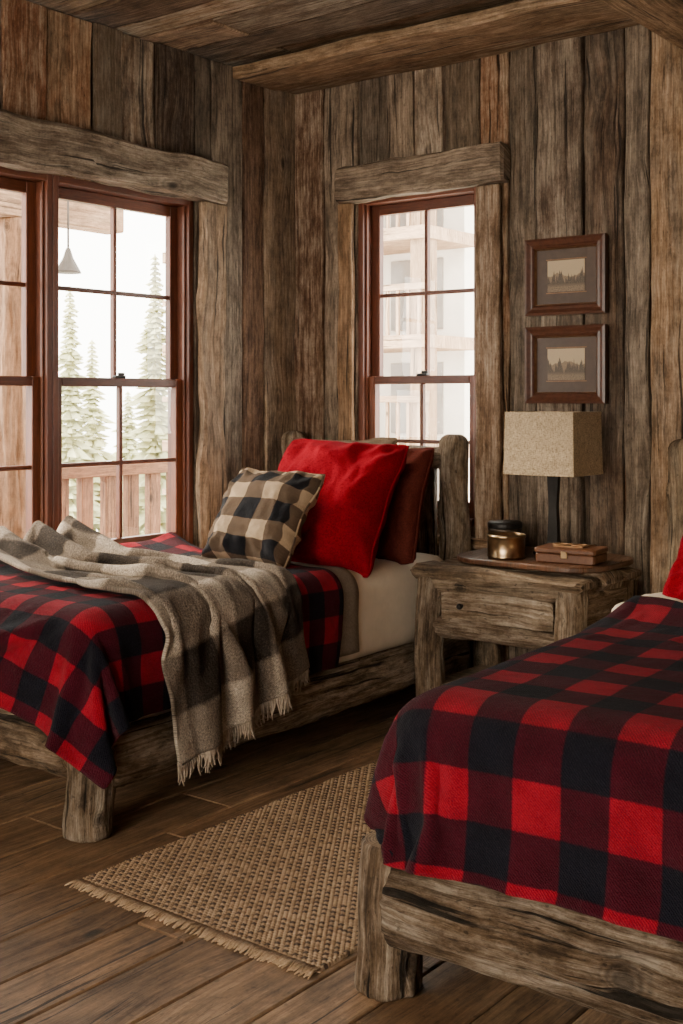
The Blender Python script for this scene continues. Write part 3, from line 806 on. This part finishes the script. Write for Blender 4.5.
# ------------------------------------------------------------------ nightstand
ns = root('nightstand')
X0, X1, Y0, Y1, TZ = 1.205, 1.98, -0.65, -0.07, 0.70
mb = MB()
for (xx, yy) in ((X0+0.06, Y0+0.055), (X1-0.06, Y0+0.055), (X0+0.06, Y1-0.055), (X1-0.06, Y1-0.055)):
    log(mb, (xx, yy, 0), (xx, yy, TZ-0.03), 0.066, 0.059, None, rough=1.2)
mb.obj('legs', [log_m, logend_m], ns)
mb = MB()
w = (Y1-Y0)/3
for k in range(3):
    board(mb, (X0-0.02+random.uniform(-.01,.01), Y0-0.015+w*(k+0.5), TZ-0.026), (X1+0.02+random.uniform(-.01,.01), Y0-0.015+w*(k+0.5), TZ-0.026), (0,1,0), (0,0,1), w-0.004, 0.056, None, 0.016, 0.03, 0.018)
mb.obj('top', [ns_m], ns)
mb = MB()
log(mb, (X0+0.09, Y0+0.05, 0.628), (X1-0.09, Y0+0.05, 0.632), 0.038, 0.034, 0.4, na=36, capmat=0, rough=1.8)
log(mb, (X0+0.09, Y0+0.05, 0.445), (X1-0.09, Y0+0.05, 0.440), 0.044, 0.036, 0.6, na=36, capmat=0, rough=1.8)
log(mb, (X0+0.06, Y0+0.09, 0.60), (X0+0.06, Y1-0.08, 0.60), 0.045, 0.04, 0.4, na=32, capmat=0, rough=1.5)
log(mb, (X1-0.06, Y0+0.09, 0.60), (X1-0.06, Y1-0.08, 0.60), 0.045, 0.04, 0.4, na=32, capmat=0, rough=1.5)
abox(mb, X0+0.03, X0+0.055, Y0+0.09, Y1-0.08, 0.43, 0.645)
abox(mb, X1-0.055, X1-0.03, Y0+0.09, Y1-0.08, 0.43, 0.645)
abox(mb, X0+0.06, X1-0.06, Y1-0.05, Y1-0.03, 0.43, 0.645)
abox(mb, X0+0.05, X1-0.05, Y0+0.05, Y1-0.05, 0.17, 0.20)
mb.obj('frame', [ns_m], ns)
mb = MB()
board(mb, (X0+0.125, Y0+0.040, 0.538), (X1-0.125, Y0+0.040, 0.538), (0,0,1), (0,1,0), 0.135, 0.03, 0.77, 0.012, 0.04, 0.011)
mb.obj('drawer_front', [ns_m], ns)
mb = MB(); cyl(mb, (1.44,Y0+0.028,0.545), (1.44,Y0-0.010,0.545), [0.006,0.006,0.012,0.013,0.009,0.002], [0,.5,.55,.75,.95,1], 20)
mb.obj('drawer_knob', [black_m], ns)
mb = MB()
def slab(mb, x0, x1, y0, y1, z0, z1, r, mat=0):
    prof = []
    for (cx, cy, a0) in ((x1-r, y1-r, 0), (x0+r, y1-r, 90), (x0+r, y0+r, 180), (x1-r, y0+r, 270)):
        for k in range(9):
            a = math.radians(a0+90*k/8); prof.append((cx+r*math.cos(a), cy+r*math.sin(a)))
    c = ((x0+x1)/2, (y0+y1)/2)
    rings = []
    e = 0.005
    for (ins, z) in ((e, z0), (0, z0+e), (0, z1-e), (e*0.3, z1-e*0.3), (e, z1)):
        rings.append([V((c[0]+(px-c[0])*(1-ins/((x1-x0)/2)), c[1]+(py-c[1])*(1-ins/((y1-y0)/2)), z)) for px, py in prof])
    us = [0.0]
    for k in range(len(prof)):
        a = prof[k]; b = prof[(k+1) % len(prof)]; us.append(us[-1]+math.hypot(a[0]-b[0], a[1]-b[1]))
    mb.rings(rings, us, [0, e, 0.02, 0.021, 0.022], 0.4, mat, False)
slab(mb, X0+0.12, X1+0.03, Y0+0.05, Y1-0.01, TZ+0.017, TZ+0.041, 0.16)
mb.obj('serving_board', [dark_m])
TT = TZ + 0.042

# lamp
lp = root('table_lamp')
lx, ly = 1.68, -0.28
def shade(x0, x1, y0, y1, z0, z1, tap, th):
    mb = MB()
    def ring(z, ins, tp): return [V((x0+ins+tp, y0+ins+tp, z)), V((x1-ins-tp, y0+ins+tp, z)), V((x1-ins-tp, y1-ins-tp, z)), V((x0+ins+tp, y1-ins-tp, z))]
    rings = [ring(z0, 0, 0), ring(z1, 0, tap), ring(z1, th, tap), ring(z0, th, 0), ring(z0, 0, 0)]
    us = [0, x1-x0, x1-x0+y1-y0, 2*(x1-x0)+y1-y0, 2*(x1-x0+y1-y0)]
    mb.rings(rings, us, [0, z1-z0, z1-z0+th, 2*(z1-z0), 2*(z1-z0)+th], 0.5, 0, False, False)
    for (za, tp) in ((z0, 0), (z1-0.012, tap)):
        for (ax0, ax1, ay0, ay1) in ((x0+tp-.001, x1-tp+.001, y0+tp-.0015, y0+tp+.001), (x0+tp-.001, x1-tp+.001, y1-tp-.001, y1-tp+.0015), (x0+tp-.0015, x0+tp+.001, y0+tp, y1-tp), (x1-tp-.001, x1-tp+.0015, y0+tp, y1-tp)):
            abox(mb, ax0, ax1, ay0, ay1, za, za+0.012, 0.5, 0.0002)
    return mb.obj('shade', [linen_m], lp)
shade(lx-0.165, lx+0.165, ly-0.14, ly+0.13, 1.085, 1.35, 0.006, 0.004)
mb = MB()
slab(mb, lx-0.075, lx+0.075, ly-0.055, ly+0.055, TT, TT+0.016, 0.012)
rg = []
for z, w_, d_ in ((TT+0.014, 0.05, 0.035), (TT+0.03, 0.035, 0.022), (TT+0.06, 0.024, 0.014), (0.95, 0.018, 0.012), (1.04, 0.024, 0.012), (1.10, 0.026, 0.012), (1.12, 0.010, 0.008), (1.20, 0.008, 0.008)):
    rg.append([V((lx-w_, ly-d_, z)), V((lx+w_, ly-d_, z)), V((lx+w_, ly+d_, z)), V((lx-w_, ly+d_, z))])
mb.rings(rg, [0, .05, .1, .15, .2], [0, .02, .04, .2, .3, .36, .38, .46], 0.5, 0, False)
mb.obj('base', [black_m], lp)
mb = MB()
for yy in (-1, 1): tube(mb, [(lx-0.163, ly-0.005, 1.33), (lx, ly-0.005+0.001*yy, 1.33), (lx+0.163, ly-0.005, 1.33)], 0.003)
tube(mb, [(lx, ly-0.138, 1.33), (lx, ly, 1.33), (lx, ly+0.128, 1.33)], 0.003)
tube(mb, [(lx, ly, 1.19), (lx, ly, 1.345)], 0.004)
cyl(mb, (lx,ly,1.18), (lx,ly,1.24), [0.018,0.018], [0,1], 16)
mb.obj('spider_and_socket', [brass_m], lp)
mb = MB()
cyl(mb, (lx,ly,1.235), (lx,ly,1.325), [0.012,0.016,0.03,0.032,0.024,0.006], [0,.2,.5,.7,.9,1], 20)
mb.obj('bulb', [simple('frosted_bulb', (0.8,0.76,0.7), 0.4)], lp)
mb = MB(); tube(mb, [(lx+0.02, ly+0.05, TT+0.008), (lx+0.06, ly+0.10, TT+0.005), (lx+0.08, ly+0.19, TT+0.0), (lx+0.08, ly+0.235, TT-0.1), (lx+0.08, ly+0.235, 0.35)], 0.003)
mb.obj('cord', [black_m], lp)

def vessel(name, c, r, h, mat, lidmat):
    rt = root(name); mb = MB(); cx, cy = c
    cyl(mb, (cx,cy,TT), (cx,cy,TT+h), [r*0.93, r*0.98, r, r*0.97, r*0.97, r, r*1.02, r*1.02, r*0.96, r*0.93, r*0.92, 0.001], [0,0.03,0.08,0.12,0.82,0.86,0.88,0.97,1,0.985,0.85,0.85], 48)
    mb.obj('body', [mat], rt)
    if lidmat:
        mb = MB()
        cyl(mb, (cx,cy,TT+h*0.99), (cx,cy,TT+h*0.99+0.03), [r*1.03, r*1.05, r*1.05, r*0.98, r*0.3, 0.001], [0,0.1,0.65,0.9,1,1], 48)
        mb.obj('lid', [lidmat], rt)
    return rt
vessel('brass_candle_tin', (1.565,-0.48), 0.080, 0.098, brass_m, None)
vessel('lidded_canister', (1.465,-0.32), 0.072, 0.105, simple('dark_tin', (0.07,0.05,0.035), 0.4, 0.5), black_m)
bx = root('leather_box')
bxM = Matrix.Translation((1.84, -0.43, 0)) @ Matrix.Rotation(math.radians(8), 4, 'Z')
mb = MB(); slab(mb, -0.125, 0.125, -0.085, 0.085, TT, TT+0.038, 0.012); mb.obj('box_body', [leather_m], bx)
mb = MB(); slab(mb, -0.130, 0.130, -0.090, 0.090, TT+0.039, TT+0.060, 0.014); mb.obj('box_lid', [leather_m], bx)
mb = MB(); abox(mb, -0.014, 0.014, -0.094, -0.086, TT+0.022, TT+0.05, 0.5, 0.002); mb.obj('clasp', [brass_m], bx)
mb = MB()
for dx in (-0.045, 0.035):
    pts = [(dx+0.032*math.cos(t), 0.0+0.024*math.sin(t), TT+0.068) for t in [2*math.pi*k/24 for k in range(25)]]
    tube(mb, pts, 0.0035)
tube(mb, [(-0.013,0,TT+0.068), (0.003,0.004,TT+0.074)], 0.003); tube(mb, [(-0.077,0,TT+0.068), (-0.08,0.08,TT+0.064)], 0.003); tube(mb, [(0.067,0,TT+0.068), (0.075,0.08,TT+0.064)], 0.003)
slab(mb, -0.07, 0.06, -0.03, 0.03, TT+0.0605, TT+0.0655, 0.01)
mb.obj('folded_spectacles', [gold_m], bx)
bx.matrix_world = bxM

# ------------------------------------------------------------------ framed pictures
def picture(name, x0, x1, z0, z1, em, yb=-0.019):
    r = root(name); fw = 0.045
    def mould(x0, x1, z0, z1, w, ya, yb, mat, nm):
        mb = MB(); pr = [(0, ya), (0, yb), (w*0.25, yb-0.004), (w*0.6, yb+0.006), (w*0.8, yb+0.003), (w, yb+0.010), (w, ya)]
        cs = [(x0, z0, 1, 1), (x1, z0, -1, 1), (x1, z1, -1, -1), (x0, z1, 1, -1)]
        rings = [[V((cx+sx*p, y, cz+sz*p)) for p, y in pr] for cx, cz, sx, sz in cs]
        rings.append(rings[0])
        us = [0, .02, .03, .05, .06, .07, .09, .11]
        mb.rings(rings, us, [0, x1-x0, x1-x0+z1-z0, 2*(x1-x0)+z1-z0, 2*(x1-x0+z1-z0)], 0.5, 0, False, False)
        mb.obj(nm, [mat], r)
    mould(x0, x1, z0, z1, fw, yb, yb-0.03, frame_m, 'frame')
    mould(x0+fw-0.002, x1-fw+0.002, z0+fw-0.002, z1-fw+0.002, 0.008, yb, yb-0.016, gold_m, 'inner_lip')
    mb = MB(); abox(mb, x0+fw, x1-fw, yb-0.008, yb-0.001, z0+fw, z1-fw, 0.5, 0.0005); mb.obj('mat', [mat_m], r)
    cx, cz = (x0+x1)/2, (z0+z1)/2
    mb = MB(); abox(mb, cx-0.092, cx+0.092, yb-0.0105, yb-0.0082, cz-0.068, cz+0.072, 0.5, 0.0003); mb.obj('print', [em], r)
    mb = MB()
    for q in ((cx-0.1, cx+0.1, cz+0.075, cz+0.079), (cx-0.1, cx+0.1, cz-0.075, cz-0.071)): abox(mb, q[0], q[1], yb-0.0095, yb-0.0078, q[2], q[3], 0.5, 0.0002)
    mb.obj('print_border', [gold_m], r)
picture('framed_picture', 1.41, 1.805, 1.78, 2.125, engr[0])
picture('framed_picture.001', 1.41, 1.805, 1.385, 1.73, engr[1])

# ------------------------------------------------------------------ rug
rx0, rx1, ry0, ry1 = 1.37, 2.27, -2.59, -1.12
nxr, nyr = 330, 540
px_, py_ = 0.0155, 0.0115
vs = []
for j in range(nyr+1):
    for i in range(nxr+1):
        x = (rx1-rx0)*i/nxr; y = (ry1-ry0)*j/nyr
        r_ = int(y/py_); fx = (x/px_+0.5*(r_ % 2)); fy = y/py_
        h = 0.006+0.006*(abs(math.sin(math.pi*fx))**0.6)*(abs(math.sin(math.pi*fy))**0.6)
        h += 0.003*noise.noise(V((x*6, y*6, 0)))
        ex = 0.006*noise.noise(V((y*8, 3, 0)))*(1 if i in (0, nxr) else 0)
        vs.append((rx0+x+ex+0.0, ry0+y, max(0.003, h) if 0 < i < nxr and 0 < j < nyr else 0.001))
mb = MB(); mb.v = vs
def hsh(a, b): return (math.sin(a*12.9898+b*78.233)*43758.5453) % 1.0
for j in range(nyr):
    for i in range(nxr):
        x = (rx1-rx0)*(i+0.5)/nxr; y = (ry1-ry0)*(j+0.5)/nyr
        r_ = int(y/py_); c_ = int(x/px_+0.5*(r_ % 2))
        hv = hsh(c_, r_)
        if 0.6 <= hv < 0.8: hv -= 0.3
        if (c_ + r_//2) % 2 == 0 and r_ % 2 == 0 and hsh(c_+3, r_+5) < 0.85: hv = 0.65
        a = j*(nxr+1)+i
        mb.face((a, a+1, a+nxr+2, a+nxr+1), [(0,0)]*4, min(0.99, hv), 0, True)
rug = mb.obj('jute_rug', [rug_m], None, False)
mb = MB()
for k in range(150):
    for (yy, sg) in ((ry0, -1), (ry1, 1)):
        xx = rx0+(rx1-rx0)*(k+0.5)/150
        L = random.uniform(0.03, 0.048); dx = random.uniform(-0.010, 0.010)
        tube(mb, [(xx, yy-sg*0.004, 0.009), (xx+dx*0.5, yy+sg*L*0.5, 0.008), (xx+dx, yy+sg*L, 0.004)], [0.004, 0.0036, 0.002], 5, random.choice((0.1, 0.3, 0.9)))
mb.obj('rug_fringe', [rug_m], rug)

# ------------------------------------------------------------------ outside
ext_m = wood('exterior_wood', [(0.26,0.145,0.08), (0.31,0.185,0.11)], [(0.25,0.145,0.085), (0.34,0.225,0.14)], dark=0.55, stain=0.6)
lodge_m = wood('lodge_timber', [(0.36,0.235,0.145), (0.42,0.285,0.185)], [(0.34,0.23,0.145), (0.44,0.32,0.215)], dark=0.7, stain=0.8)
ext_red = wood('deck_wood', [(0.17,0.075,0.035), (0.21,0.10,0.052)], [(0.16,0.08,0.042), (0.24,0.13,0.075)], dark=0.55, stain=0.6)
snow_m = simple('pale_ground', (0.78,0.77,0.73), 0.9, nscale=0.5, namp=0.1)
tree_m = simple('conifer_needles', (0.46,0.46,0.27), 0.95, nscale=3, namp=0.35, spec=0.05)
stone_m = simple('pale_stucco', (0.85,0.80,0.71), 0.9, nscale=3, namp=0.08)
pane_m = simple('dark_pane', (0.28,0.25,0.22), 0.15, nscale=2, namp=0.3)
mb = MB(); abox(mb, -60, 30, -30, 60, -4.3, -4.0, 0.5); mb.obj('ground', [snow_m])
mb = MB()
for k in range(12):
    xx = -0.24-0.15*k
    board(mb, (xx,-5,-0.10), (xx,1.6,-0.10), (1,0,0), (0,0,1), 0.145, 0.03)
for yy in (-4.5,-2.5,-0.6,1.4): abox(mb, -1.9, -1.75, yy-0.07, yy+0.07, -4.0, -0.12)
mb.obj('deck', [ext_red])
dr = root('deck_railing')
mb = MB(); abox(mb, -1.80, -1.68, -5, 1.6, 0.92, 0.99, 0.3); abox(mb, -1.77, -1.71, -5, 1.6, 0.05, 0.11, 0.3); mb.obj('rails', [ext_red], dr)
mb = MB(); yy = -4.9
while yy < 1.6: 
    abox(mb, -1.77, -1.71, yy-0.045, yy+0.045, 0.11, 0.92); yy += 0.19
mb.obj('balusters', [ext_red], dr)
mb = MB(); log(mb, (-1.52,-0.66,-0.08), (-1.52,-0.66,2.42), 0.10, 0.09, 0.3); log(mb, (-1.52,-3.6,-0.08), (-1.52,-3.6,2.42), 0.10, 0.09, 0.6)
mb.obj('porch_posts', [ext_m, ext_m])
mb = MB(); board(mb, (-1.52,-5,2.52), (-1.52,0.1,2.52), (0,0,1), (1,0,0), 0.2, 0.16, 0.4, 0.01)
for yy in (-4.2,-3.2,-2.2,-1.2,-0.25): abox(mb, -2.0, -0.17, yy-0.05, yy+0.05, 2.622, 2.76)
mb.obj('porch_roof_beams', [ext_m])
ln = root('hanging_lantern')
mb = MB(); cyl(mb, (-1.3,-0.45,2.12), (-1.3,-0.45,2.26), [0.075,0.07,0.03,0.012], [0,0.08,0.6,1], 20)
tube(mb, [(-1.3,-0.45,2.25), (-1.3,-0.45,2.63)], 0.006); mb.obj('lantern_hood', [simple('lantern_metal', (0.08,0.066,0.055), 0.6)], ln)
def conifer(name, x, y, z0, z1, R, sd):
    random.seed(sd); mb = MB()
    cyl(mb, (x,y,z0), (x,y,z1), [0.14, 0.01], [0,1], 8)
    n = int((z1-z0)/0.085)
    for k in range(n):
        f = k/n; zz = z0+0.5+(z1-z0-0.5)*f; rr = R*(1-f)**0.9*random.uniform(0.65, 1.15)+0.04
        mm = 8; a0 = random.random()*6
        for q in range(mm):
            a = a0+2*math.pi*q/mm+random.uniform(-.3,.3)
            r_ = rr*random.uniform(0.45, 1.1); dz = -r_*random.uniform(0.15, 0.4); wd = 0.07+0.07*r_
            base = len(mb.v)
            c, s = math.cos(a), math.sin(a)
            mb.v += [(x, y, zz+0.06), (x+c*r_*0.6-s*wd, y+s*r_*0.6+c*wd, zz+dz*0.75), (x+c*r_, y+s*r_, zz+dz+0.03), (x+c*r_*0.6+s*wd, y+s*r_*0.6-c*wd, zz+dz*0.75), (x+c*r_*0.55, y+s*r_*0.55, zz+dz*0.4+0.05)]
            for t in ((0,1,4), (1,2,4), (2,3,4), (3,0,4)): mb.face([base+i for i in t], [(0,0),(0,1),(1,1)])
    mb.obj(name, [tree_m], None, False)
def at(px, t):
    s = (px-341.5)/1203; return (4.12+t*(-.6157+.788*s), -4.87+t*(.788+.6157*s))
for k, (px, t, z1, R) in enumerate(((155,19,3.7,1.2), (92,22,2.5,1.3), (70,19,3.2,1.1), (178,25,2.4,1.5), (20,20,3.2,1.3), (128,27,1.6,1.6), (-30,21,4,1.5), (45,28,3.0,1.6), (-70,22,3.0,1.6))):
    p = at(px, t); conifer('conifer_tree' if k == 0 else 'conifer_tree.%03d' % k, p[0], p[1], -4.0, z1, R, 40+k)
random.seed(77)
lo = root('neighbouring_lodge')
LX0, LX1, LY = -8.6, -4.35, 8.6
mb = MB(); abox(mb, LX0, LX1, LY, LY+5, -4.0, 4.6, 0.4, 0.001); abox(mb, LX1, 0.5, LY+2.5, LY+7, -4.0, 2.3, 0.4, 0.001); mb.obj('walls', [stone_m], lo)
mb = MB()
for z in (-0.6, 0.75, 2.15, 3.5):
    abox(mb, LX0-0.2, LX1+0.2, LY-1.2, LY, z-0.1, z+0.06); abox(mb, LX0-0.2, LX1+0.2, LY-1.2, LY-1.12, z+0.62, z+0.70)
    xx = LX0
    while xx < LX1+0.2: abox(mb, xx-0.02, xx+0.02, LY-1.18, LY-1.14, z+0.06, z+0.62); xx += 0.16
for xx in (LX0, -7.2, -5.8, LX1+0.05): abox(mb, xx-0.12, xx+0.12, LY-1.15, LY-0.91, -4.0, 4.6)
abox(mb, LX0-0.8, LX1+0.8, LY-1.8, LY+5.5, 4.6, 4.85); abox(mb, LX1-0.1, 1.0, LY+2.0, LY+7.4, 2.3, 2.5)
for xx in (-3.6,-2.2,-0.8): abox(mb, xx-0.55, xx+0.55, LY+2.42, LY+2.5, -0.1, 1.6)
mb.obj('balconies', [lodge_m], lo)
mb = MB()
for z in (-0.4, 0.95, 2.35, 3.7):
    for xx in (-8.0,-6.5,-5.1): abox(mb, xx-0.42, xx+0.42, LY-0.03, LY+0.02, z, z+0.95, 0.5, 0.001)
for xx in (-3.6,-2.2,-0.8): abox(mb, xx-0.45, xx+0.45, LY+2.38, LY+2.43, 0, 1.5, 0.5, 0.001)
mb.obj('panes', [pane_m], lo)

# ------------------------------------------------------------------ light
w = bpy.data.worlds.new('World'); scene.world = w; w.use_nodes = True
bg = w.node_tree.nodes['Background']; bg.inputs[0].default_value = (1.0, 0.94, 0.84, 1); bg.inputs[1].default_value = 15.0
def sun(name, d, e, ang, col):
    l = bpy.data.lights.new(name, 'SUN'); l.energy = e; l.angle = math.radians(ang); l.color = col
    o = link(bpy.data.objects.new(name, l)); o.rotation_euler = V(d).to_track_quat('-Z', 'Y').to_euler(); o.location = (-4, -6, 8); return o
sun('sun', (0.8, 0.30, -0.50), 14.0, 16, (1.0, 0.84, 0.62))
def area(name, loc, d, sx, sy, e, col):
    l = bpy.data.lights.new(name, 'AREA'); l.shape = 'RECTANGLE'; l.size = sx; l.size_y = sy; l.energy = e; l.color = col
    o = link(bpy.data.objects.new(name, l)); o.location = loc; o.rotation_euler = V(d).to_track_quat('-Z', 'Y').to_euler(); return o
area('rear_fill_light', (2.05, YR+0.05, 1.65), (0.05, 1, -0.02), 1.3, 1.4, 140, (1.0, 0.81, 0.59))  # added warm fill lamp behind the camera, set just inside the rear opening
